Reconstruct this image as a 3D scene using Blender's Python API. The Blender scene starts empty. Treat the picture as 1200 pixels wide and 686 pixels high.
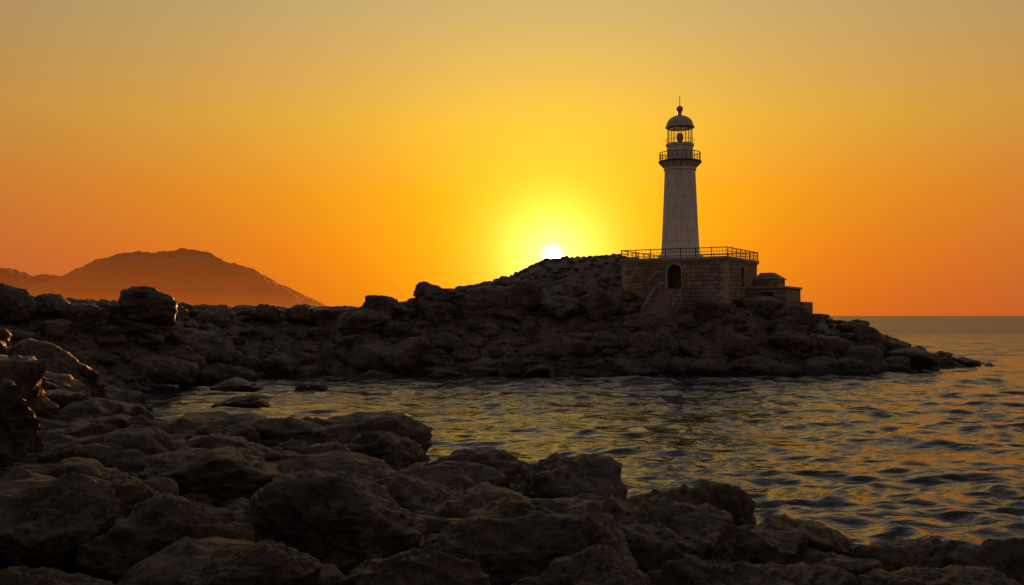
import bpy, bmesh, math, random
import numpy as np
from mathutils import Vector, Matrix

rad = math.radians
scene = bpy.context.scene
scene.view_settings.view_transform = 'Standard'
scene.view_settings.look = 'None'
scene.view_settings.exposure = 0
col = scene.collection
rng = np.random.default_rng(7)

# ------------------------------------------------------------------ noise
_perm = np.random.default_rng(3).permutation(256).astype(np.int64)
_perm = np.concatenate([_perm, _perm, _perm])
_g = np.random.default_rng(5).normal(size=(256, 3))
_g /= np.linalg.norm(_g, axis=1)[:, None]

def perlin(p):
    pi = np.floor(p).astype(np.int64)
    pf = p - pi
    u = pf * pf * pf * (pf * (pf * 6 - 15) + 10)
    pi &= 255
    out = 0
    for dx in (0, 1):
        wx = u[:, 0] if dx else 1 - u[:, 0]
        hx = _perm[pi[:, 0] + dx]
        for dy in (0, 1):
            wy = u[:, 1] if dy else 1 - u[:, 1]
            hy = _perm[(hx + pi[:, 1] + dy) & 511]
            for dz in (0, 1):
                wz = u[:, 2] if dz else 1 - u[:, 2]
                h = _perm[(hy + pi[:, 2] + dz) & 511]
                g = _g[h]
                d = g[:, 0] * (pf[:, 0] - dx) + g[:, 1] * (pf[:, 1] - dy) + g[:, 2] * (pf[:, 2] - dz)
                out = out + wx * wy * wz * d
    return out

def fbm(p, octs=4, gain=0.5, ridged=False):
    a, s, r = 1.0, 1.0, 0
    for i in range(octs):
        n = perlin(p * s + 17.3 * i)
        if ridged:
            n = 0.35 - np.abs(n)
        r = r + a * n
        a *= gain
        s *= 2.03
    return r

# ------------------------------------------------------------------ mesh helpers
def np_mesh(name, verts, faces, mat, smooth=True, parent=None):
    me = bpy.data.meshes.new(name)
    k = faces.shape[1]
    me.vertices.add(len(verts))
    me.vertices.foreach_set("co", np.ascontiguousarray(verts, dtype=np.float32).ravel())
    me.loops.add(faces.size)
    me.loops.foreach_set("vertex_index", np.ascontiguousarray(faces, dtype=np.int32).ravel())
    me.polygons.add(len(faces))
    me.polygons.foreach_set("loop_start", np.arange(0, faces.size, k, dtype=np.int32))
    me.polygons.foreach_set("use_smooth", np.full(len(faces), smooth))
    me.update(calc_edges=True)
    me.validate()
    me.materials.append(mat)
    ob = bpy.data.objects.new(name, me)
    col.objects.link(ob)
    if parent: ob.parent = parent
    return ob

def grid_faces(nx, ny):
    i = np.arange(nx - 1)[None, :] + np.arange(ny - 1)[:, None] * nx
    i = i.ravel()
    return np.stack([i, i + 1, i + nx + 1, i + nx], 1)

_ico = {}
def ico(sub):
    if sub not in _ico:
        bm = bmesh.new()
        bmesh.ops.create_icosphere(bm, subdivisions=sub, radius=1)
        bm.verts.ensure_lookup_table()
        v = np.array([x.co[:] for x in bm.verts])
        f = np.array([[a.index for a in x.verts] for x in bm.faces])
        bm.free()
        _ico[sub] = (v, f)
    return _ico[sub]

def rock_shape(seed, sub, rough=1.0):
    r = np.random.default_rng(seed)
    v, f = ico(sub)
    n = r.normal(size=(13, 3)); n /= np.linalg.norm(n, axis=1)[:, None]
    d = r.uniform(0.5, 1.0, 13)
    off = r.uniform(0, 90, 3)
    vw = v + 0.12 * np.stack([perlin(v * 2.3 + off), perlin(v * 2.3 + off + 31), perlin(v * 2.3 + off + 57)], 1)
    dots = np.maximum(vw @ n.T, 0) / d
    K = 26
    rr = (np.sum(dots ** K, axis=1) + 0.08) ** (-1 / K)
    p = v * rr[:, None]
    disp = 0.16 * fbm(p * 1.3 + off, 3) + rough * 0.13 * (fbm(p * 2.9 + off, 5, 0.55, True) - 0.4)
    if sub >= 5:
        disp += rough * 0.045 * fbm(p * 13 + off, 4, 0.7)
    ax = r.normal(size=3) + np.array([0, 0, 1.5]); ax /= np.linalg.norm(ax)
    t = p @ ax * 3.1 + 0.9 * fbm(p * 1.5 + off, 2) + r.uniform(0, 5)
    fr = t - np.floor(t)
    disp += 0.07 * (np.clip(fr / 0.85, 0, 1) ** 2 - 0.3) * np.where(fr > 0.85, (1 - fr) / 0.15, 1)
    p = p + v * disp[:, None]
    return p, f

def fit(p, cx, cy, ztop, w, dpt, h, rz):
    c, s = math.cos(rz), math.sin(rz)
    q = p.copy()
    q[:, 0] = p[:, 0] * c - p[:, 1] * s
    q[:, 1] = p[:, 0] * s + p[:, 1] * c
    lo, hi = q.min(0), q.max(0)
    q = (q - (lo + hi) / 2) / (hi - lo)
    q *= np.array([w, dpt, h])
    q += np.array([cx, cy, ztop - h / 2])
    return q

# ------------------------------------------------------------------ materials
def new_mat(name):
    m = bpy.data.materials.new(name)
    m.use_nodes = True
    nt = m.node_tree
    b = nt.nodes["Principled BSDF"]
    return m, nt, b

def N(nt, t, **kw):
    n = nt.nodes.new(t)
    for k, v in kw.items():
        if k.startswith('i_'):
            n.inputs[k[2:].replace('_', ' ')].default_value = v
        else:
            setattr(n, k, v)
    return n

def ramp(nt, src, stops):
    r = nt.nodes.new('ShaderNodeValToRGB')
    cr = r.color_ramp
    while len(cr.elements) < len(stops): cr.elements.new(0.5)
    for e, (p, c) in zip(cr.elements, stops):
        e.position = p
        e.color = (c[0], c[1], c[2], 1) if not isinstance(c, (int, float)) else (c, c, c, 1)
    nt.links.new(src, r.inputs[0])
    return r.outputs[0]

def rock_material():
    m, nt, b = new_mat("rock")
    L = nt.links.new
    geo = N(nt, 'ShaderNodeNewGeometry')
    n1 = N(nt, 'ShaderNodeTexNoise', i_Scale=0.9, i_Detail=6.0, i_Roughness=0.6)
    n2 = N(nt, 'ShaderNodeTexNoise', i_Scale=6.0, i_Detail=10.0, i_Roughness=0.72)
    vo = N(nt, 'ShaderNodeTexVoronoi', i_Scale=11.0)
    n3 = N(nt, 'ShaderNodeTexNoise', i_Scale=38.0, i_Detail=5.0, i_Roughness=0.75)
    for n in (n1, n2, vo, n3): L(geo.outputs['Position'], n.inputs['Vector'])
    c1 = ramp(nt, n1.outputs['Fac'], [(0.32, (0.050, 0.033, 0.023)), (0.5, (0.105, 0.071, 0.050)), (0.7, (0.20, 0.140, 0.100))])
    c2 = ramp(nt, n2.outputs['Fac'], [(0.38, 0.2), (0.62, 1.4)])
    mx = N(nt, 'ShaderNodeMixRGB', blend_type='MULTIPLY'); mx.inputs[0].default_value = 0.9
    L(c1, mx.inputs[1]); L(c2, mx.inputs[2])
    # wet band at the tide line
    sep = N(nt, 'ShaderNodeSeparateXYZ'); L(geo.outputs['Position'], sep.inputs[0])
    ad = N(nt, 'ShaderNodeMath', operation='MULTIPLY_ADD'); ad.inputs[1].default_value = 0.7
    L(n1.outputs['Fac'], ad.inputs[0]); L(sep.outputs['Z'], ad.inputs[2])
    wet = N(nt, 'ShaderNodeMapRange'); wet.inputs['From Min'].default_value = 0.55; wet.inputs['From Max'].default_value = 1.25
    L(ad.outputs[0], wet.inputs['Value'])
    wm = N(nt, 'ShaderNodeMixRGB', blend_type='MIX')
    L(wet.outputs[0], wm.inputs[0]); wm.inputs[1].default_value = (0.014, 0.011, 0.009, 1); L(mx.outputs[0], wm.inputs[2])
    L(wm.outputs[0], b.inputs['Base Color'])
    rr = N(nt, 'ShaderNodeMapRange'); rr.inputs['To Min'].default_value = 0.36; rr.inputs['To Max'].default_value = 0.55
    L(wet.outputs[0], rr.inputs['Value']); L(rr.outputs[0], b.inputs['Roughness'])
    b.inputs['Specular IOR Level'].default_value = 0.45
    bp1 = N(nt, 'ShaderNodeBump', i_Strength=1.0, i_Distance=0.14)
    bp2 = N(nt, 'ShaderNodeBump', i_Strength=0.8, i_Distance=0.03)
    bp3 = N(nt, 'ShaderNodeBump', i_Strength=0.8, i_Distance=0.015)
    L(n2.outputs['Fac'], bp1.inputs['Height']); L(vo.outputs['Distance'], bp2.inputs['Height']); L(n3.outputs['Fac'], bp3.inputs['Height'])
    L(bp1.outputs[0], bp2.inputs['Normal']); L(bp2.outputs[0], bp3.inputs['Normal']); L(bp3.outputs[0], b.inputs['Normal'])
    return m
ROCK = rock_material()

def simple(name, c, rough=0.6, metal=0.0, nscale=4.0, var=0.25, bump=0.01):
    m, nt, b = new_mat(name); L = nt.links.new
    tc = N(nt, 'ShaderNodeTexCoord')
    n = N(nt, 'ShaderNodeTexNoise', i_Scale=nscale, i_Detail=6.0, i_Roughness=0.65)
    L(tc.outputs['Object'], n.inputs['Vector'])
    lo = tuple(x * (1 - var) for x in c); hi = tuple(min(1, x * (1 + var * 0.6)) for x in c)
    L(ramp(nt, n.outputs['Fac'], [(0.3, lo), (0.65, hi)]), b.inputs['Base Color'])
    b.inputs['Roughness'].default_value = rough; b.inputs['Metallic'].default_value = metal
    bp = N(nt, 'ShaderNodeBump', i_Strength=0.5, i_Distance=bump)
    L(n.outputs['Fac'], bp.inputs['Height']); L(bp.outputs[0], b.inputs['Normal'])
    return m
IRON = simple("iron", (0.10, 0.06, 0.04), 0.6, 0.3)
WOOD = simple("dark_wood", (0.03, 0.02, 0.014), 0.7)
DOME = simple("dome_metal", (0.42, 0.38, 0.33), 0.45, 0.2)
BRASS = simple("brass", (0.35, 0.22, 0.08), 0.35, 0.8)

def plaster():
    m, nt, b = new_mat("white_painted_masonry"); L = nt.links.new
    tc = N(nt, 'ShaderNodeTexCoord')
    mp = N(nt, 'ShaderNodeMapping'); mp.inputs['Scale'].default_value = (3, 3, 0.35)
    L(tc.outputs['Object'], mp.inputs[0])
    st = N(nt, 'ShaderNodeTexNoise', i_Scale=1.5, i_Detail=7.0, i_Roughness=0.7); L(mp.outputs[0], st.inputs['Vector'])
    sp = N(nt, 'ShaderNodeSeparateXYZ'); L(tc.outputs['Object'], sp.inputs[0])
    md = N(nt, 'ShaderNodeMath', operation='PINGPONG'); md.inputs[1].default_value = 0.46
    L(sp.outputs['Z'], md.inputs[0])
    joint = ramp(nt, md.outputs[0], [(0.0, 0.62), (0.05, 1.0)])
    base = ramp(nt, st.outputs['Fac'], [(0.3, (0.52, 0.46, 0.40)), (0.55, (0.78, 0.72, 0.65)), (0.75, (0.84, 0.79, 0.73))])
    mx = N(nt, 'ShaderNodeMixRGB', blend_type='MULTIPLY'); mx.inputs[0].default_value = 0.8
    L(base, mx.inputs[1]); L(joint, mx.inputs[2]); L(mx.outputs[0], b.inputs['Base Color'])
    b.inputs['Roughness'].default_value = 0.7
    bp = N(nt, 'ShaderNodeBump', i_Strength=0.6, i_Distance=0.02)
    L(joint, bp.inputs['Height']); L(bp.outputs[0], b.inputs['Normal'])
    return m
WHITE = plaster()

def ashlar():
    m, nt, b = new_mat("ashlar_stone"); L = nt.links.new
    tc = N(nt, 'ShaderNodeTexCoord'); sp = N(nt, 'ShaderNodeSeparateXYZ'); L(tc.outputs['Object'], sp.inputs[0])
    ad = N(nt, 'ShaderNodeMath', operation='ADD'); L(sp.outputs['X'], ad.inputs[0]); L(sp.outputs['Y'], ad.inputs[1])
    cb = N(nt, 'ShaderNodeCombineXYZ'); L(ad.outputs[0], cb.inputs[0]); L(sp.outputs['Z'], cb.inputs[1])
    nz = N(nt, 'ShaderNodeTexNoise', i_Scale=2.5, i_Detail=3.0); L(tc.outputs['Object'], nz.inputs['Vector'])
    ds = N(nt, 'ShaderNodeVectorMath', operation='MULTIPLY_ADD'); ds.inputs[1].default_value = (0.06, 0.06, 0)
    L(nz.outputs['Color'], ds.inputs[0]); L(cb.outputs[0], ds.inputs[2])
    br = N(nt, 'ShaderNodeTexBrick'); L(ds.outputs[0], br.inputs['Vector'])
    br.inputs['Scale'].default_value = 1.0; br.inputs['Brick Width'].default_value = 0.62; br.inputs['Row Height'].default_value = 0.31
    br.inputs['Mortar Size'].default_value = 0.022; br.inputs['Mortar Smooth'].default_value = 0.4
    br.inputs['Color1'].default_value = (0.24, 0.175, 0.12, 1); br.inputs['Color2'].default_value = (0.44, 0.33, 0.24, 1)
    br.inputs['Mortar'].default_value = (0.12, 0.095, 0.07, 1)
    n2 = N(nt, 'ShaderNodeTexNoise', i_Scale=1.1, i_Detail=7.0, i_Roughness=0.7); L(tc.outputs['Object'], n2.inputs['Vector'])
    mx = N(nt, 'ShaderNodeMixRGB', blend_type='MULTIPLY'); mx.inputs[0].default_value = 0.9
    L(br.outputs['Color'], mx.inputs[1]); L(ramp(nt, n2.outputs['Fac'], [(0.3, 0.35), (0.65, 1.15)]), mx.inputs[2])
    L(mx.outputs[0], b.inputs['Base Color']); b.inputs['Roughness'].default_value = 0.85
    iv = N(nt, 'ShaderNodeMath', operation='SUBTRACT'); iv.inputs[0].default_value = 1; L(br.outputs['Fac'], iv.inputs[1])
    a2 = N(nt, 'ShaderNodeMath', operation='MULTIPLY_ADD'); a2.inputs[1].default_value = 0.8; L(n2.outputs['Fac'], a2.inputs[0]); L(iv.outputs[0], a2.inputs[2])
    bp = N(nt, 'ShaderNodeBump', i_Strength=0.9, i_Distance=0.05); L(a2.outputs[0], bp.inputs['Height']); L(bp.outputs[0], b.inputs['Normal'])
    return m
STONE = ashlar()

def glass_mat():
    m, nt, b = new_mat("lantern_glass"); L = nt.links.new
    out = nt.nodes['Material Output']
    tr = N(nt, 'ShaderNodeBsdfTransparent'); tr.inputs[0].default_value = (0.96, 0.95, 0.9, 1)
    gl = N(nt, 'ShaderNodeBsdfGlossy'); gl.inputs['Roughness'].default_value = 0.05
    mx = N(nt, 'ShaderNodeMixShader'); mx.inputs[0].default_value = 0.10
    L(tr.outputs[0], mx.inputs[1]); L(gl.outputs[0], mx.inputs[2]); L(mx.outputs[0], out.inputs[0])
    return m
GLASS = glass_mat()

# ------------------------------------------------------------------ sky + sun
SUN_EL, SUN_AZ = 3.46, 2.33      # azimuth measured from +Y toward +X
sd = Vector((math.sin(rad(SUN_AZ)) * math.cos(rad(SUN_EL)), math.cos(rad(SUN_AZ)) * math.cos(rad(SUN_EL)), math.sin(rad(SUN_EL))))
w = bpy.data.worlds.new("World"); scene.world = w; w.use_nodes = True
nt = w.node_tree; L = nt.links.new
bg = nt.nodes['Background']
tc = N(nt, 'ShaderNodeTexCoord')
nrm = N(nt, 'ShaderNodeVectorMath', operation='NORMALIZE'); L(tc.outputs['Generated'], nrm.inputs[0])
sp = N(nt, 'ShaderNodeSeparateXYZ'); L(nrm.outputs[0], sp.inputs[0])
dt = N(nt, 'ShaderNodeVectorMath', operation='DOT_PRODUCT'); L(nrm.outputs[0], dt.inputs[0]); dt.inputs[1].default_value = sd
ac = N(nt, 'ShaderNodeMath', operation='ARCCOSINE', use_clamp=False); L(dt.outputs['Value'], ac.inputs[0])
ang = ac.outputs[0]
base = ramp(nt, sp.outputs['Z'], [(0.0, (0.72, 0.110, 0.0012)), (0.06, (0.82, 0.172, 0.0015)), (0.12, (0.86, 0.255, 0.004)),
                                  (0.19, (0.80, 0.38, 0.040)), (0.30, (0.60, 0.405, 0.165)), (0.42, (0.44, 0.37, 0.285)), (0.62, (0.32, 0.30, 0.29)), (1.0, (0.19, 0.195, 0.22))])
def falloff(s_deg, p):
    a = N(nt, 'ShaderNodeMath', operation='DIVIDE'); L(ang, a.inputs[0]); a.inputs[1].default_value = rad(s_deg)
    if p != 1:
        q = N(nt, 'ShaderNodeMath', operation='POWER'); L(a.outputs[0], q.inputs[0]); q.inputs[1].default_value = p; a = q
    m = N(nt, 'ShaderNodeMath', operation='MULTIPLY'); L(a.outputs[0], m.inputs[0]); m.inputs[1].default_value = -1
    e = N(nt, 'ShaderNodeMath', operation='EXPONENT'); L(m.outputs[0], e.inputs[0])
    return e.outputs[0]
def scale(c, f):
    v = N(nt, 'ShaderNodeVectorMath', operation='SCALE')
    if isinstance(c, tuple): v.inputs[0].default_value = c
    else: L(c, v.inputs[0])
    if isinstance(f, (int, float)): v.inputs['Scale'].default_value = f
    else: L(f, v.inputs['Scale'])
    return v.outputs[0]
def add(a, b):
    v = N(nt, 'ShaderNodeVectorMath', operation='ADD'); L(a, v.inputs[0]); L(b, v.inputs[1]); return v.outputs[0]
F = falloff(42, 2)
fm = N(nt, 'ShaderNodeMath', operation='MULTIPLY_ADD'); L(F, fm.inputs[0]); fm.inputs[1].default_value = 0.86; fm.inputs[2].default_value = 0.14
om = N(nt, 'ShaderNodeMath', operation='SUBTRACT'); om.inputs[0].default_value = 1; L(F, om.inputs[1])
tot = scale(base, fm.outputs[0])
tot = add(tot, scale((0.078, 0.069, 0.070), om.outputs[0]))
tot = add(tot, scale((0.28, 0.225, 0.001), falloff(12.5, 1.6)))
tot = add(tot, scale((0.40, 0.40, 0.002), falloff(5.5, 1.3)))
tot = add(tot, scale((2.0, 1.75, 0.50), falloff(1.7, 1.15)))
tot = add(tot, scale((12, 11, 7.5), falloff(0.42, 3)))
sky = N(nt, 'ShaderNodeTexSky', sky_type='NISHITA', sun_disc=False, sun_elevation=rad(SUN_EL), sun_rotation=rad(SUN_AZ), dust_density=4.0, air_density=1.5)
tot = add(tot, scale(sky.outputs[0], 0.002))
L(tot, bg.inputs['Color']); bg.inputs['Strength'].default_value = 1.0

sl = bpy.data.lights.new("sun", 'SUN'); sl.energy = 5.0; sl.angle = rad(0.5); sl.color = (1.0, 0.40, 0.10)
so = bpy.data.objects.new("sun", sl); col.objects.link(so)
so.rotation_euler = (-sd).to_track_quat('-Z', 'Y').to_euler()

# ------------------------------------------------------------------ camera
cd = bpy.data.cameras.new("camera"); cam = bpy.data.objects.new("camera", cd); col.objects.link(cam)
cd.lens = 35; cd.sensor_width = 36; cd.clip_end = 30000; cd.clip_start = 0.1
cam.location = (0, 0, 4.1); cam.rotation_euler = (rad(90 + 1.33), 0, 0)
scene.camera = cam

# ------------------------------------------------------------------ sea
def axis(start, stop, d0, growth, near):
    out = [start]; d = d0
    while out[-1] < stop:
        if out[-1] > near: d *= growth
        out.append(out[-1] + d)
    return np.array(out)
ys = axis(9.0, 15000, 0.085, 1.0068, 27)
ysb = 9.0 - axis(0, 400, 0.5, 1.3, 3)[1:][::-1]
ys = np.concatenate([ysb, ys])
xm = np.arange(-24, 46, 0.12)
xr = 46 + axis(0, 14000, 0.14, 1.05, 0)[1:]
xl = -24 - axis(0, 14000, 0.14, 1.05, 0)[1:][::-1]
xs = np.concatenate([xl, xm, xr])
X, Y = np.meshgrid(xs, ys)
dy = np.gradient(ys)[:, None] * np.ones_like(X)
dx = np.gradient(xs)[None, :] * np.ones_like(X)
Z = np.zeros_like(X)
r = np.random.default_rng(11)
NW = 80
XW = X + 0.35 * np.sin(Y * 0.31 + 1) ; YW = Y + 0.4 * np.sin(X * 0.23)
for i in range(NW):
    lam = 0.42 * (6.5 / 0.42) ** (i / (NW - 1)) * r.uniform(0.9, 1.1)
    th = rad(-102 + r.normal() * 34)
    k = 2 * math.pi / lam
    s = 0.053 * (1.0 if lam < 2.2 else 0.55)
    ph = k * (XW * math.cos(th) + YW * math.sin(th)) + r.uniform(0, 6.28)
    fade = np.clip((lam / np.maximum(dy, 0.5*dx) - 2.5) / 3, 0, 1)
    sharp = np.exp(1.0 * (np.sin(ph) - 1)) * 1.7 - 0.8
    Z += fade * (s / k) * sharp
P = np.stack([X.ravel() * 0.05, Y.ravel() * 0.09, np.zeros(X.size)], 1)
G = 1 + 0.9 * fbm(P, 3).reshape(X.shape)
Z *= np.clip(G, 0.6, 1.45)
# the open water outside the cove is rougher than the sheltered side
Z *= np.clip(0.82 + (X + 5) / 70, 0.75, 1.2)
V = np.stack([X.ravel(), Y.ravel(), Z.ravel()], 1)
m, nt, b = new_mat("sea_water"); L = nt.links.new
b.inputs['Base Color'].default_value = (0.016, 0.019, 0.024, 1)
b.inputs['IOR'].default_value = 1.34
geo = N(nt, 'ShaderNodeNewGeometry')
# wind-ruffled open sea beyond the headland, glassier water in its lee
spz = N(nt, 'ShaderNodeSeparateXYZ'); L(geo.outputs['Position'], spz.inputs[0])
mr = N(nt, 'ShaderNodeMapRange'); mr.inputs['From Min'].default_value = 45; mr.inputs['From Max'].default_value = 260
mr.inputs['To Min'].default_value = 0.10; mr.inputs['To Max'].default_value = 0.38
L(spz.outputs['Y'], mr.inputs['Value']); L(mr.outputs[0], b.inputs['Roughness'])
prev = None
for sc, dist, st in ((0.35, 1.0, 0.5), (1.3, 0.20, 0.55), (4.5, 0.055, 0.7), (12.0, 0.015, 0.6)):
    mp = N(nt, 'ShaderNodeMapping'); mp.inputs['Scale'].default_value = (0.5, 1.0, 1.0); mp.inputs['Rotation'].default_value = (0, 0, rad(9))
    L(geo.outputs['Position'], mp.inputs[0])
    n = N(nt, 'ShaderNodeTexNoise', i_Scale=sc, i_Detail=2.0, i_Roughness=0.5); L(mp.outputs[0], n.inputs['Vector'])
    bp = N(nt, 'ShaderNodeBump', i_Strength=st, i_Distance=dist); L(n.outputs['Fac'], bp.inputs['Height'])
    if prev: L(prev, bp.inputs['Normal'])
    prev = bp.outputs[0]
L(prev, b.inputs['Normal'])
np_mesh("sea_water", V, grid_faces(len(xs), len(ys)), m)

# ------------------------------------------------------------------ coast terrain
CP = np.array([
 (0,0,2.2),(-6,0,2.4),(6,0,1.5),(0,-15,3),(-15,-15,3.5),(15,-15,1),(12,0,.2),(20,0,-1.5),(30,-15,-1.5),(30,10,-1.5),
 (0,5,1.7),(-4,6,1.9),(4,6,1.1),(-10,8,2.4),(-20,8,4),(-40,5,5),
 (0,9,1.4),(-2,10,1.5),(-5,10,1.7),(-8,13,2.0),(-14,14,3.0),(2.5,11,1.0),(5,10,.6),(8,10,.1),(10,12,-.7),(13,12,-1.5),
 (6,13,.2),(7,16,-1),(4,14,.3),(3,16,.5),(1,17.5,.5),(3,20,-.8),(-1,19.5,.4),(1,22,-.8),(-3,22,.7),(-4,24,.8),(-1,25,-.8),
 (-7,25,.7),(-10,27,.8),(-4,28,-.9),(-8,31,-.8),(-12,29,.9),(-13,34,-.4),(-16,36,1.5),(-15,30,1.8),(-5,17,1.1),(-10,20,1.5),
 (-18,30,2.6),(-22,38,3.0),(-30,30,4.2),(-45,30,5),(-60,30,5),(-14,40,-.9),(-17,44,-.9),(-20,42,.8),(-20,49,-.9),(-24,50,1.6),(-30,50,3.4),
 (-18,54,-1),(-21,60,1.4),(-17,62,-.8),(-16,68,-.3),(-10,66,-1.0),(-4,66,-1),(5,65,-1),(13,65,-1),(24,67,-1),(32,72,-1),(40,79,-1),(44,86,-1.5),
 (0,50,-1.8),(15,50,-2),(0,35,-1.8),(15,30,-2),(30,50,-2.2),(45,60,-2.5),(50,90,-2.5),(10,20,-1.6),(-8,50,-1.5),(-8,40,-1.5),
 (-28,57,4.2),(-24,62,4.0),(-22,66,3.0),(-40,60,4.4),(-60,60,4.4),(-19,72,3.0),(-19,76,4.0),(-13,76,3.8),(-13,71,1.4),(-10,77,4.3),(-6,79,5.2),(-6,72,1.8),
 (-4,70,.2),(5,70,.4),(4,74,2.6),(-1,85,6.8),(-2,78,4.9),(1,88,8.1),(3,88,9.1),(5,88,9.25),(7,88,9.35),(10,88,9.4),(5,80,5.9),(3,83,7.0),(7,80,6.5),
 (13,70,.4),(24,71,.2),(18,71,.6),(9,78,4.9),(6.5,78,5.0),(13,78,4.8),(12,75,4.3),(16,73,4.1),(9,74,3.4),(16,80,4.8),(20,79,4.6),(24,82,4.2),(15,86,5.5),(20,86,4.5),(13,90,8),
 (21,75,3.3),(26,76,2.4),(27,80,2.7),(30,80,1.6),(30,75,.5),(34.5,82,.6),(37,83.5,.3),(38.8,85,-.1),(34,77,-.9),
 (-20,95,2),(-5,100,3),(10,100,3),(25,95,.5),(34,92,-1),(-60,100,1),(-30,80,4.0),(-45,80,4.0),(-60,120,-2),(-20,120,-2),(10,120,-2),(30,110,-2),(-100,60,4),(-100,0,5),(-100,120,-2),(60,120,-3),(60,-20,-3),
], dtype=float)
def kern(a, bq):
    return np.sqrt(((a[:, None, :] - bq[None, :, :]) ** 2).sum(-1) + 0.25)
A = kern(CP[:, :2], CP[:, :2]); n = len(CP)
M = np.zeros((n + 1, n + 1)); M[:n, :n] = A; M[n, :n] = 1; M[:n, n] = 1
sol = np.linalg.solve(M, np.concatenate([CP[:, 2], [0]]))
C0 = np.array([16.3, 75.5]); U = np.array([math.cos(rad(30)), -math.sin(rad(30))]); W = np.array([math.sin(rad(30)), math.cos(rad(30))])
def base_h(xy):
    out = np.empty(len(xy))
    for i in range(0, len(xy), 20000):
        out[i:i + 20000] = kern(xy[i:i + 20000], CP[:, :2]) @ sol[:n] + sol[n]
    return out
# surveyed crest height of the headland along its length (x -> highest rock)
RX = np.array([-60, -30, -24, -20, -16, -12, -9, -5.6, -1, 1, 3, 9.6, 17, 21, 23.9, 26.7, 30, 34.8, 38, 41])
RZc = np.array([5.4, 5.1, 4.8, 4.8, 4.7, 4.65, 5.1, 6.0, 7.1, 8.3, 9.1, 9.55, 6.0, 5.0, 4.7, 3.6, 2.5, 1.3, .45, -.1])
def crest(x, y):
    c = np.interp(x, RX, RZc)
    return np.where(y > 45, c, 20.0)
def terrain_h(xy):
    h = base_h(xy)
    p = np.stack([xy[:, 0], xy[:, 1], np.zeros(len(xy))], 1)
    amp = np.clip((xy[:, 1] - 2) / 25, 0.45, 1.0)
    hs = 1 - 0.85 * np.exp(-(((xy[:, 0] - 6) / 5) ** 2 + ((xy[:, 1] - 88) / 5) ** 2))
    h = h + amp * hs * (0.55 * fbm(p * 0.33, 4, 0.5, True) + 0.35 * fbm(p * 1.1 + 9, 4, 0.6))
    return np.minimum(h, crest(xy[:, 0], xy[:, 1]) - 0.1)
gx = np.arange(-100, 46, 0.3); gy = np.arange(-18, 122, 0.3)
GX, GY = np.meshgrid(gx, gy)
xy = np.stack([GX.ravel(), GY.ravel()], 1)
np_mesh("rocky_ground", np.stack([xy[:, 0], xy[:, 1], terrain_h(xy)], 1), grid_faces(len(gx), len(gy)), ROCK)

def blocked(x, y, m=0.6):
    q = np.array([x, y]) - C0
    u, v = q @ U, q @ W
    return (-8.6 - m < u < m and -m < v < 8 + m) or (-5.6 - m < u < -2.8 + m and -3.4 - m < v < 0) or (-m < u < 3.4 + m and 5 - m < v < 9.6 + m)

templates = {s: [rock_shape(100 + s * 50 + i, s) for i in range(16)] for s in (3, 4)}
def scatter(name, region, count, smin, smax, sub, seed, zmin=-0.25, flat=(0.5, 0.85), power=2.2, cond=None, lift=(0.35, 0.7)):
    r = np.random.default_rng(seed)
    pts = np.stack([r.uniform(region[0], region[1], count), r.uniform(region[2], region[3], count)], 1)
    hs = terrain_h(pts)
    VV, FF, o = [], [], 0
    for (x, y), h in zip(pts, hs):
        if h < zmin or blocked(x, y) : continue
        if cond and not cond(x, y): continue
        s = smin + (smax - smin) * r.uniform() ** power
        if 0 < x < 10.5 and y > 80: s = min(s, 0.45)
        if x > 29: s = min(s, 1.6)
        if blocked(x, y, 1.6): s = min(s, 1.2)
        p, f = templates[sub][r.integers(16)]
        hh = s * r.uniform(*flat)
        top = min(h + hh * r.uniform(*lift), float(crest(x, y)) + r.uniform(-.1, .3))
        q = fit(p, x, y, top, s * r.uniform(.9, 1.4), s * r.uniform(.8, 1.1), hh, r.uniform(0, 6.28))
        VV.append(q); FF.append(f + o); o += len(q)
    return np_mesh(name, np.concatenate(VV), np.concatenate(FF), ROCK)

scatter("headland_boulders", (-62, 40, 56, 98), 2000, 1.0, 3.8, 4, 21)
scatter("headland_rubble", (-40, 40, 52, 96), 4200, 0.3, 1.1, 3, 22)
scatter("shore_boulders", (-40, -11, 20, 60), 420, 0.6, 2.6, 4, 23)
scatter("shore_rocks", (-17, 12, 5, 33), 620, 0.5, 1.5, 4, 25, cond=lambda x, y: math.hypot(x, y) > 5.5, power=1.6, lift=(.3, .75))
scatter("shore_rubble", (-17, 12, 5, 33), 2600, 0.15, 0.6, 3, 24, cond=lambda x, y: math.hypot(x, y) > 5)

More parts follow.
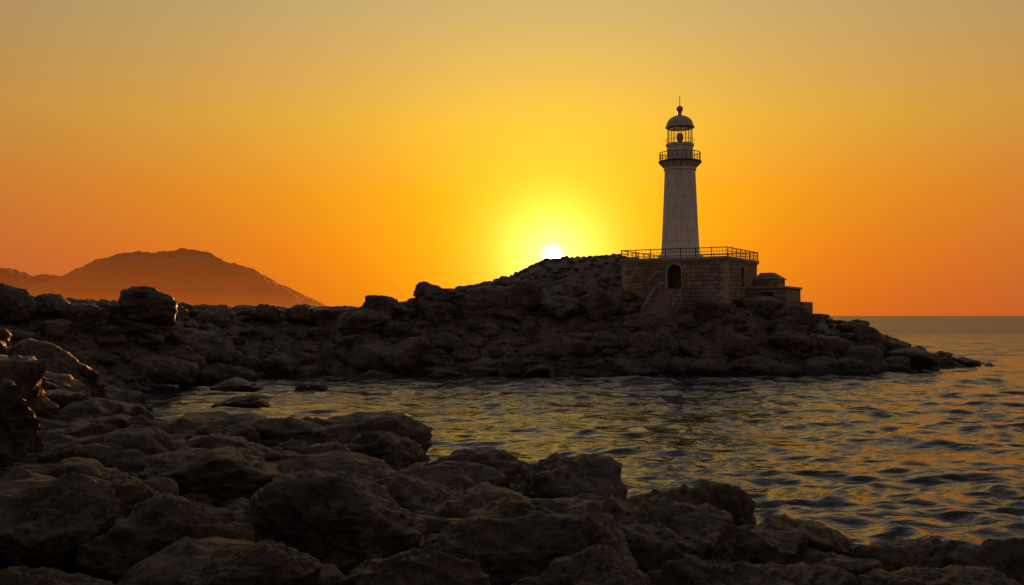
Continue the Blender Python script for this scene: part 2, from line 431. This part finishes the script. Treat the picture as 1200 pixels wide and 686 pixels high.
B = [(-1.80,10.2,2.57,2.05,.9,.62),(-2.88,8.7,2.58,1.40,.9,.7),(-4.05,8.7,2.70,1.25,1,.75),(-1.92,7.1,2.50,1.05,.9,.7),
 (.16,9.6,2.36,2.15,.9,.6),(1.32,11.0,2.12,2.3,.9,.6),(2.63,15,1.72,2.05,.9,.75),(1.02,17,1.74,1.9,.9,.75),(-.81,19,1.60,2.3,1,.55),
 (4.14,14,1.32,1.7,.9,.75),(5.40,13,1.25,1.8,.9,.7),(6.1,12,1.42,1.6,.9,.75),(2.83,10,1.64,1.6,.9,.7),(4.15,9.6,1.68,1.8,.9,.6),(1.95,9.4,1.85,1.4,.9,.7),
 (-3.94,23,1.80,3.9,.7,.45),(-7.4,25,1.70,4.4,.7,.42),(-2.83,21.8,1.62,1.9,.9,.7),(-12,28,1.7,3.7,.7,.45),(-7.55,14.2,3.2,1.5,1,.9),
 (-16.9,36,3.3,5.0,.9,.7),(-15,30,2.8,2.4,1,.8),(-6,14,2.15,2.5,.9,.5),(-4.2,14.2,2.22,2.0,.9,.5),(-7.9,17.5,2.06,2.5,.9,.55),(-4.5,11,2.36,1.6,.9,.6),
 (-1.54,15,1.62,1.7,1,.6),(-.77,7.6,2.34,1.25,.9,.7),(.64,7.7,2.28,1.4,.9,.7),(-3.2,7.0,2.36,1.1,.9,.7),(1.9,8,1.9,1.4,.9,.7),(-2.9,17,1.75,2.2,.9,.5),
 (3.0,12.6,1.5,1.6,1,.7),(-.3,12.8,1.9,1.7,1,.6),(-9.5,21,1.9,2.8,.9,.5),(-6.2,20,1.75,2.6,.9,.5),(7.3,12.6,1.1,1.5,1,.7),(5.2,9.2,1.5,1.4,1,.7),
 (-22,60,5.9,3.6,.9,.7),(-27.8,55,5.9,3.1,.9,.8),(-26,57,5.4,2.6,1,.8),(-24.8,60,4.9,3.1,1,.7),(-5.6,77,6.75,4.1,.9,.6),(-9.8,76,5.7,3.3,.9,.6),
 (-15.7,75,5.0,2.7,1,.6),(-18.3,74,5.0,2.1,1,.7),(-3.2,78.5,6.3,3,1,.6),(-20.5,57,1.9,4,.8,.6),(30.5,77,1.7,4.5,.8,.5),(26,74.5,2.4,4,.8,.6),(20,73,3.1,4.2,.8,.6),(14.5,71.5,2.4,4.5,.8,.6)]
for i, (x, y, zt, wd, df, hf) in enumerate(B):
    sub = 6 if y < 12.5 else 5
    p, f = rock_shape(900 + i, sub, 1.0)
    q = fit(p, x, y, zt, wd * 1.05, wd * df, wd * hf, (i * 2.4) % 6.28)
    np_mesh("boulder", q, f, ROCK)
for i, (x, y, zt, wd) in enumerate([(-12.2, 45.6, .55, 3.4), (-11, 55.5, .5, 2.4), (-15.5, 56, .6, 3.2), (-4.2, 67, .55, 3.8), (-9, 66.5, .5, 3.0)]):
    p, f = rock_shape(700 + i, 5)
    np_mesh("sea_rock", fit(p, x, y, zt, wd, wd * .8, 1.4, i * 1.3), f, ROCK)

# ------------------------------------------------------------------ distant mountain
def mountain(name, prof, y0, depth, seed):
    m, nt, b = new_mat("hazy_" + name); L = nt.links.new
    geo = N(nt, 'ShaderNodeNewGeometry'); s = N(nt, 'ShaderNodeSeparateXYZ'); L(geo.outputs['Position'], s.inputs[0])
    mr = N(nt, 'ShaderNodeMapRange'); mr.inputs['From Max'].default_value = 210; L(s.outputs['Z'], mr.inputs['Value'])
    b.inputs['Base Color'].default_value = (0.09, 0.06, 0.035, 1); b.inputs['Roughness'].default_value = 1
    # distance haze painted on as emission colour, brighter towards the sea
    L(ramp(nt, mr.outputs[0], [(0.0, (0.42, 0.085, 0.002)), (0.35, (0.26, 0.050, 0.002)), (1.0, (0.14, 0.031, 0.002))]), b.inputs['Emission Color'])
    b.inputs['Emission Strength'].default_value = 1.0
    px = np.array([p[0] for p in prof], float); pz = np.array([p[1] for p in prof], float)
    xs = np.linspace(px[0], px[-1], 420); ysn = np.linspace(-1, 1, 160)
    X, Yn = np.meshgrid(xs, ysn)
    ridge = np.interp(X, px, pz)
    P = np.stack([X.ravel() / 160, Yn.ravel() * 3, np.full(X.size, seed)], 1)
    nz = fbm(P, 6, 0.5, True).reshape(X.shape)
    P2 = np.stack([X.ravel() / 60, Yn.ravel() * 8, np.full(X.size, seed + 5)], 1)
    nz2 = fbm(P2, 5, 0.6).reshape(X.shape)
    Z = ridge * (1 - np.abs(Yn) ** 1.5) * (1 + 0.10 * nz) + (14 * (nz - 0.3) + 10 * nz2) * np.clip(ridge / 100, 0, 1) * (1 - np.abs(Yn)) - 2
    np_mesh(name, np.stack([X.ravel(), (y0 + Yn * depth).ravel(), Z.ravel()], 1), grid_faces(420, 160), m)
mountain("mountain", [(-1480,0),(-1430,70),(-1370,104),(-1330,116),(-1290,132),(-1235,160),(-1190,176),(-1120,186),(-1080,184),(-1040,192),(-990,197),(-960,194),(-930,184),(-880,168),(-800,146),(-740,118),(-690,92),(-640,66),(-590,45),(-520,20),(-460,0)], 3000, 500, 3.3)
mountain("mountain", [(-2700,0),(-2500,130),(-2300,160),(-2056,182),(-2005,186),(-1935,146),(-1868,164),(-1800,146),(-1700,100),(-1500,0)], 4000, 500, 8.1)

# ------------------------------------------------------------------ lighthouse
root = bpy.data.objects.new("lighthouse", None); col.objects.link(root)
root.location = (C0[0], C0[1], 0); root.rotation_euler = (0, 0, rad(-30))

def bm_obj(name, bm, mat, smooth=False, bevel=0):
    me = bpy.data.meshes.new(name)
    bmesh.ops.recalc_face_normals(bm, faces=bm.faces)
    bm.to_mesh(me); bm.free()
    me.materials.append(mat)
    for p in me.polygons: p.use_smooth = smooth
    ob = bpy.data.objects.new(name, me); col.objects.link(ob); ob.parent = root
    if bevel:
        md = ob.modifiers.new("b", 'BEVEL'); md.width = bevel; md.segments = 2
    return ob
def add_box(bm, x0, x1, y0, y1, z0, z1):
    mt = Matrix.Translation(((x0 + x1) / 2, (y0 + y1) / 2, (z0 + z1) / 2)) @ Matrix.Diagonal((x1 - x0, y1 - y0, z1 - z0, 1))
    bmesh.ops.create_cube(bm, size=1, matrix=mt)
def box(name, x0, x1, y0, y1, z0, z1, mat, bevel=0.02):
    bm = bmesh.new(); add_box(bm, x0, x1, y0, y1, z0, z1); return bm_obj(name, bm, mat, bevel=bevel)
def add_rod(bm, a, b, r, seg=8):
    a, b = Vector(a), Vector(b); d = b - a
    mt = Matrix.Translation((a + b) / 2) @ d.to_track_quat('Z', 'Y').to_matrix().to_4x4()
    bmesh.ops.create_cone(bm, cap_ends=True, segments=seg, radius1=r, radius2=r, depth=d.length, matrix=mt)
def lathe(name, prof, cx, cy, mat, seg=64, smooth=True):
    bm = bmesh.new(); rings = []
    for r, z in prof:
        rings.append([bm.verts.new((cx + r * math.cos(2 * math.pi * i / seg), cy + r * math.sin(2 * math.pi * i / seg), z)) for i in range(seg)])
    for a, b in zip(rings, rings[1:]):
        for i in range(seg):
            bm.faces.new((a[i], a[(i + 1) % seg], b[(i + 1) % seg], b[i]))
    bm.faces.new(rings[-1]); bm.faces.new(rings[0])
    ob = bm_obj(name, bm, mat, smooth)
    if smooth:
        for p in ob.data.polygons: p.use_smooth = len(p.vertices) == 4
        md = ob.modifiers.new("es", 'EDGE_SPLIT'); md.split_angle = rad(35)
    return ob
def ring(bm, cx, cy, z, R, r, seg=48):
    pts = [(cx + R * math.cos(2 * math.pi * i / seg), cy + R * math.sin(2 * math.pi * i / seg), z) for i in range(seg)]
    for i in range(seg): add_rod(bm, pts[i], pts[(i + 1) % seg], r, 6)

TX, TY = -5.2, 4.03
BW, BD, BT = 8.6, 8.0, 8.63
def wall(name, origin, du, dn, length, z0, z1, ops, depth=0.4):
    """du: along wall, dn: inward normal"""
    bm = bmesh.new(); o, du, dn = Vector(origin), Vector(du), Vector(dn)
    def P(u, z, d=0): return bm.verts.new(o + du * u + dn * d + Vector((0, 0, z)))
    def q(*v): bm.faces.new(v)
    cur = 0
    for (c, wd, sill, top) in ops:
        u0, u1 = c - wd / 2, c + wd / 2; R = wd / 2; spring = top - R
        q(P(cur, z0), P(u0, z0), P(u0, z1), P(cur, z1))
        q(P(u0, z0), P(u1, z0), P(u1, sill), P(u0, sill))
        K = 16; pts = [(c - R * math.cos(math.pi * i / K), spring + R * math.sin(math.pi * i / K)) for i in range(K + 1)]
        for a, b2 in zip(pts, pts[1:]):
            q(P(*a), P(*b2), P(b2[0], z1), P(a[0], z1))
            q(P(*a), P(*b2), P(b2[0], b2[1], depth), P(a[0], a[1], depth))
        q(P(u0, sill), P(u0, spring), P(u0, spring, depth), P(u0, sill, depth))
        q(P(u1, sill), P(u1, spring), P(u1, spring, depth), P(u1, sill, depth))
        q(P(u0, sill), P(u1, sill), P(u1, sill, depth), P(u0, sill, depth))
        cur = u1
    q(P(cur, z0), P(length, z0), P(length, z1), P(cur, z1))
    bmesh.ops.remove_doubles(bm, verts=bm.verts, dist=1e-4)
    return bm_obj(name, bm, STONE)
def arch_trim(name, origin, du, dn, c, wd, sill, top, t=0.16, proud=0.05):
    bm = bmesh.new(); o, du, dn = Vector(origin), Vector(du), Vector(dn)
    R = wd / 2; spring = top - R
    ins = [(c - R, sill)] + [(c - R * math.cos(math.pi * i / 16), spring + R * math.sin(math.pi * i / 16)) for i in range(17)] + [(c + R, sill)]
    R2 = R + t
    outs = [(c - R2, sill)] + [(c - R2 * math.cos(math.pi * i / 16), spring + R2 * math.sin(math.pi * i / 16)) for i in range(17)] + [(c + R2, sill)]
    def P(p, d): return bm.verts.new(o + du * p[0] + dn * d + Vector((0, 0, p[1])))
    for i in range(len(ins) - 1):
        a, b2, c2, d2 = ins[i], ins[i + 1], outs[i + 1], outs[i]
        bm.faces.new((P(a, -proud), P(b2, -proud), P(c2, -proud), P(d2, -proud)))
        bm.faces.new((P(d2, -proud), P(c2, -proud), P(c2, 0.02), P(d2, 0.02)))
        bm.faces.new((P(a, -proud), P(b2, -proud), P(b2, 0.02), P(a, 0.02)))
    return bm_obj(name, bm, TRIM)
TRIM = simple("trim_stone", (0.38, 0.30, 0.22), 0.8)
STEP = simple("worn_step_stone", (0.24, 0.18, 0.13), 0.85)
FL = (-BW, 0, 0)
wall("front_wall", FL, (1, 0, 0), (0, 1, 0), BW, 2.5, 8.4, [(4.4, 1.15, 6.2, 8.1)])
wall("side_wall", (0, 0, 0), (0, 1, 0), (-1, 0, 0), BD, 2.5, 8.4, [(3.9, 1.0, 6.35, 8.0)])
wall("rear_wall", (0, BD, 0), (-1, 0, 0), (0, -1, 0), BW, 2.5, 8.4, [])
wall("left_wall", (-BW, BD, 0), (0, -1, 0), (1, 0, 0), BD, 2.5, 8.4, [])
arch_trim("door_surround", FL, (1, 0, 0), (0, 1, 0), 4.4, 1.15, 6.2, 8.1)
arch_trim("window_surround", (0, 0, 0), (0, 1, 0), (-1, 0, 0), 3.9, 1.0, 6.35, 8.0)
bm = bmesh.new(); add_box(bm, -4.85, -4.21, .38, .44, 6.2, 8.15); add_box(bm, -4.19, -3.55, .38, .44, 6.2, 8.15)
for zz in (6.5, 7.1, 7.6):
    add_box(bm, -4.8, -4.25, .35, .379, zz, zz + .08); add_box(bm, -4.15, -3.6, .35, .379, zz, zz + .08)
bm_obj("door", bm, WOOD)
bm = bmesh.new(); add_box(bm, -.43, -.37, 3.3, 4.5, 6.3, 8.05); bm_obj("window_pane", bm, WOOD)
bm = bmesh.new(); add_box(bm, -.36, -.32, 3.87, 3.93, 6.35, 8.0); add_box(bm, -.36, -.32, 3.4, 4.4, 7.1, 7.16); bm_obj("window_bars", bm, TRIM)
box("window_sill", -.02, .10, 3.3, 4.5, 6.23, 6.349, TRIM)
bm = bmesh.new()
for i in range(13):
    z = 4.0 + i * 0.335; a, b2 = (0.55, 0.32) if i % 2 else (0.32, 0.55)
    add_box(bm, -a, 0.03, -0.03, b2, z, z + 0.318)
    add_box(bm, -BW - 0.03, -BW + a, -0.03, b2, z, z + 0.318)
bm_obj("quoins", bm, TRIM, bevel=0.012)
box("terrace_slab", -BW - .16, .16, -.16, BD + .16, 8.4, 8.63, TRIM, 0.03)
box("terrace_moulding", -BW - .07, .07, -.07, BD + .07, 8.27, 8.397, TRIM, 0.02)

bm = bmesh.new(); RZ = BT + 0.68
cs = [(-BW - .05, -.05), (.05, -.05), (.05, BD + .05), (-BW - .05, BD + .05)]
for (a, b2) in zip(cs, cs[1:] + cs[:1]):
    a, b2 = Vector((*a, 0)), Vector((*b2, 0)); Ln = (b2 - a).length; nn = 7
    for i in range(nn + 1):
        p = a + (b2 - a) * (i / nn); add_rod(bm, (p.x, p.y, BT), (p.x, p.y, RZ + .05), 0.04)
    for zz, rr in ((RZ, .035), (BT + .12, .022), (BT + .40, .018)):
        add_rod(bm, (a.x, a.y, zz), (b2.x, b2.y, zz), rr)
    k = int(Ln / 0.24)
    for i in range(k):
        p = a + (b2 - a) * ((i + .5) / k); add_rod(bm, (p.x, p.y, BT + .12), (p.x, p.y, RZ), 0.012, 5)
bm_obj("terrace_railing", bm, IRON)

bm = bmesh.new(); sx0, sx1 = -5.25, -3.25; z = 6.17; yy = -0.9
add_box(bm, sx0, sx1, -0.9, -0.003, 3.0, z)
for i in range(10):
    z -= 0.17; add_box(bm, sx0, sx1, yy - 0.27, yy - 0.001, 3.0, z); yy -= 0.27
bm_obj("entrance_stairs", bm, STEP, bevel=0.01)
for nm, xa in (("stair_wall_left", sx0 - .28), ("stair_wall_right", sx1 + .003)):
    bm = bmesh.new(); pr = [(-.004, 3.0), (-.004, 6.42), (-.95, 6.42), (-3.6, 4.75), (-3.6, 3.0)]
    va = [bm.verts.new((xa, p[0], p[1])) for p in pr]; vb = [bm.verts.new((xa + .277, p[0], p[1])) for p in pr]
    bm.faces.new(va); bm.faces.new(vb)
    for i in range(5): bm.faces.new((va[i], va[(i + 1) % 5], vb[(i + 1) % 5], vb[i]))
    bm_obj(nm, bm, STONE)
bm = bmesh.new()
for xa in (sx0 - .14, sx1 + .14):
    add_rod(bm, (xa, -.95, 7.25), (xa, -3.5, 5.65), .03); add_rod(bm, (xa, -.05, 7.25), (xa, -.95, 7.25), .03)
    for t in range(6):
        y = -.95 - t * .51; zz = 6.42 - t * .51 * .63; add_rod(bm, (xa, y, zz - .05), (xa, y, zz + .83), .022)
bm_obj("stair_railing", bm, IRON)

box("annex_walls", .003, 3.2, 5.0, 9.5, 2.5, 6.25, STONE, .03)
box("annex_parapet", .003, 3.32, 4.9, 9.62, 6.25, 6.42, TRIM, .03)
box("annex_upper_walls", .2, 2.0, 6.9, 9.2, 6.42, 7.05, STONE, .02)
bm = bmesh.new()
v = [bm.verts.new(c) for c in ((.05, 6.75, 7.05), (2.2, 6.75, 7.05), (2.2, 9.35, 7.05), (.05, 9.35, 7.05), (.4, 7.6, 7.62), (1.4, 7.6, 7.62), (1.4, 8.5, 7.62), (.4, 8.5, 7.62))]
for f in ((0, 1, 2, 3), (4, 5, 6, 7), (0, 1, 5, 4), (1, 2, 6, 5), (2, 3, 7, 6), (3, 0, 4, 7)): bm.faces.new([v[i] for i in f])
bm_obj("annex_roof", bm, STEP)
box("annex_door", 1.3, 2.2, 4.96, 4.999, 4.3, 6.0, WOOD, .01)
box("annex_step_block", 3.203, 4.3, 6.0, 9.0, 2.5, 5.2, STONE, .04)

lathe("tower_plinth", [(1.82, 8.5), (1.82, 9.0), (1.72, 9.12), (1.6, 9.15)], TX, TY, WHITE)
prof = [(1.585, 9.0)]
for i in range(24):
    t = i / 23; prof.append((1.58 - 0.33 * t ** 0.85, 9.15 + (16.0 - 9.15) * t))
prof += [(1.25, 16.0), (1.33, 16.02), (1.33, 16.14), (1.27, 16.16), (1.30, 16.26), (1.40, 16.40), (1.58, 16.52), (1.66, 16.56), (1.66, 16.62)]
lathe("tower_shaft", prof, TX, TY, WHITE)
lathe("gallery_deck", [(1.0, 16.622), (1.74, 16.622), (1.76, 16.66), (1.76, 16.74), (1.72, 16.78), (1.0, 16.78)], TX, TY, IRON)
lathe("watch_room", [(1.06, 16.782), (1.06, 17.95), (1.14, 18.0), (1.14, 18.12), (1.0, 18.14)], TX, TY, WHITE)
bm = bmesh.new()
for zz, rr in ((17.45, .035), (17.2, .018), (16.98, .018)): ring(bm, TX, TY, zz, 1.66, rr)
for i in range(28):
    a = 2 * math.pi * i / 28; add_rod(bm, (TX + 1.66 * math.cos(a), TY + 1.66 * math.sin(a), 16.77), (TX + 1.66 * math.cos(a), TY + 1.66 * math.sin(a), 17.48), .028 if i % 2 == 0 else .016, 6)
bm_obj("gallery_railing", bm, IRON)
bm = bmesh.new()
for i in range(16):
    a = 2 * math.pi * i / 16; ca, sa = math.cos(a), math.sin(a)
    add_rod(bm, (TX + 1.30 * ca, TY + 1.30 * sa, 16.25), (TX + 1.64 * ca, TY + 1.64 * sa, 16.6), .05, 6)
bm_obj("gallery_corbels", bm, TRIM)
bm = bmesh.new(); ring(bm, TX, TY, 18.55, 1.17, .015); ring(bm, TX, TY, 18.16, 1.10, .04); ring(bm, TX, TY, 19.50, 1.0, .05)
for i in range(10):
    a = 2 * math.pi * (i + .3) / 10; add_rod(bm, (TX + math.cos(a), TY + math.sin(a), 18.14), (TX + math.cos(a), TY + math.sin(a), 19.52), .028, 6)
    add_rod(bm, (TX + 1.17 * math.cos(a), TY + 1.17 * math.sin(a), 18.1), (TX + 1.17 * math.cos(a), TY + 1.17 * math.sin(a), 18.57), .012, 5)
bm_obj("lantern_frame", bm, IRON)
bm = bmesh.new(); bmesh.ops.create_cone(bm, cap_ends=False, segments=24, radius1=.975, radius2=.975, depth=1.36, matrix=Matrix.Translation((TX, TY, 18.83)))
bm_obj("lantern_glazing", bm, GLASS)
lathe("lamp_lens", [(.12, 18.14), (.12, 18.4), (.22, 18.45), (.26, 18.6), (.29, 18.8), (.26, 18.95), (.2, 19.05), (.07, 19.12)], TX, TY, BRASS, 24)
dp = [(1.0, 19.50), (1.17, 19.52), (1.2, 19.58), (1.17, 19.66), (1.10, 19.70)]
for i in range(1, 11):
    a = rad(90 * i / 11); dp.append((1.10 * math.cos(a), 19.70 + 0.88 * math.sin(a)))
dp += [(.16, 20.6), (.13, 20.75), (.20, 20.82), (.12, 20.88)]
lathe("dome", dp, TX, TY, DOME, 48)
bp = [(.06, 20.84)] + [(.27 * math.sin(rad(a)), 21.1 - .27 * math.cos(rad(a))) for a in range(18, 170, 12)] + [(.04, 21.38), (.02, 21.5)]
lathe("finial_ball", bp, TX, TY, DOME, 24)
bm = bmesh.new(); add_rod(bm, (TX, TY, 21.45), (TX, TY, 22.15), .028, 6)
bm_obj("lightning_rod", bm, IRON)
print("done", len(bpy.data.objects))
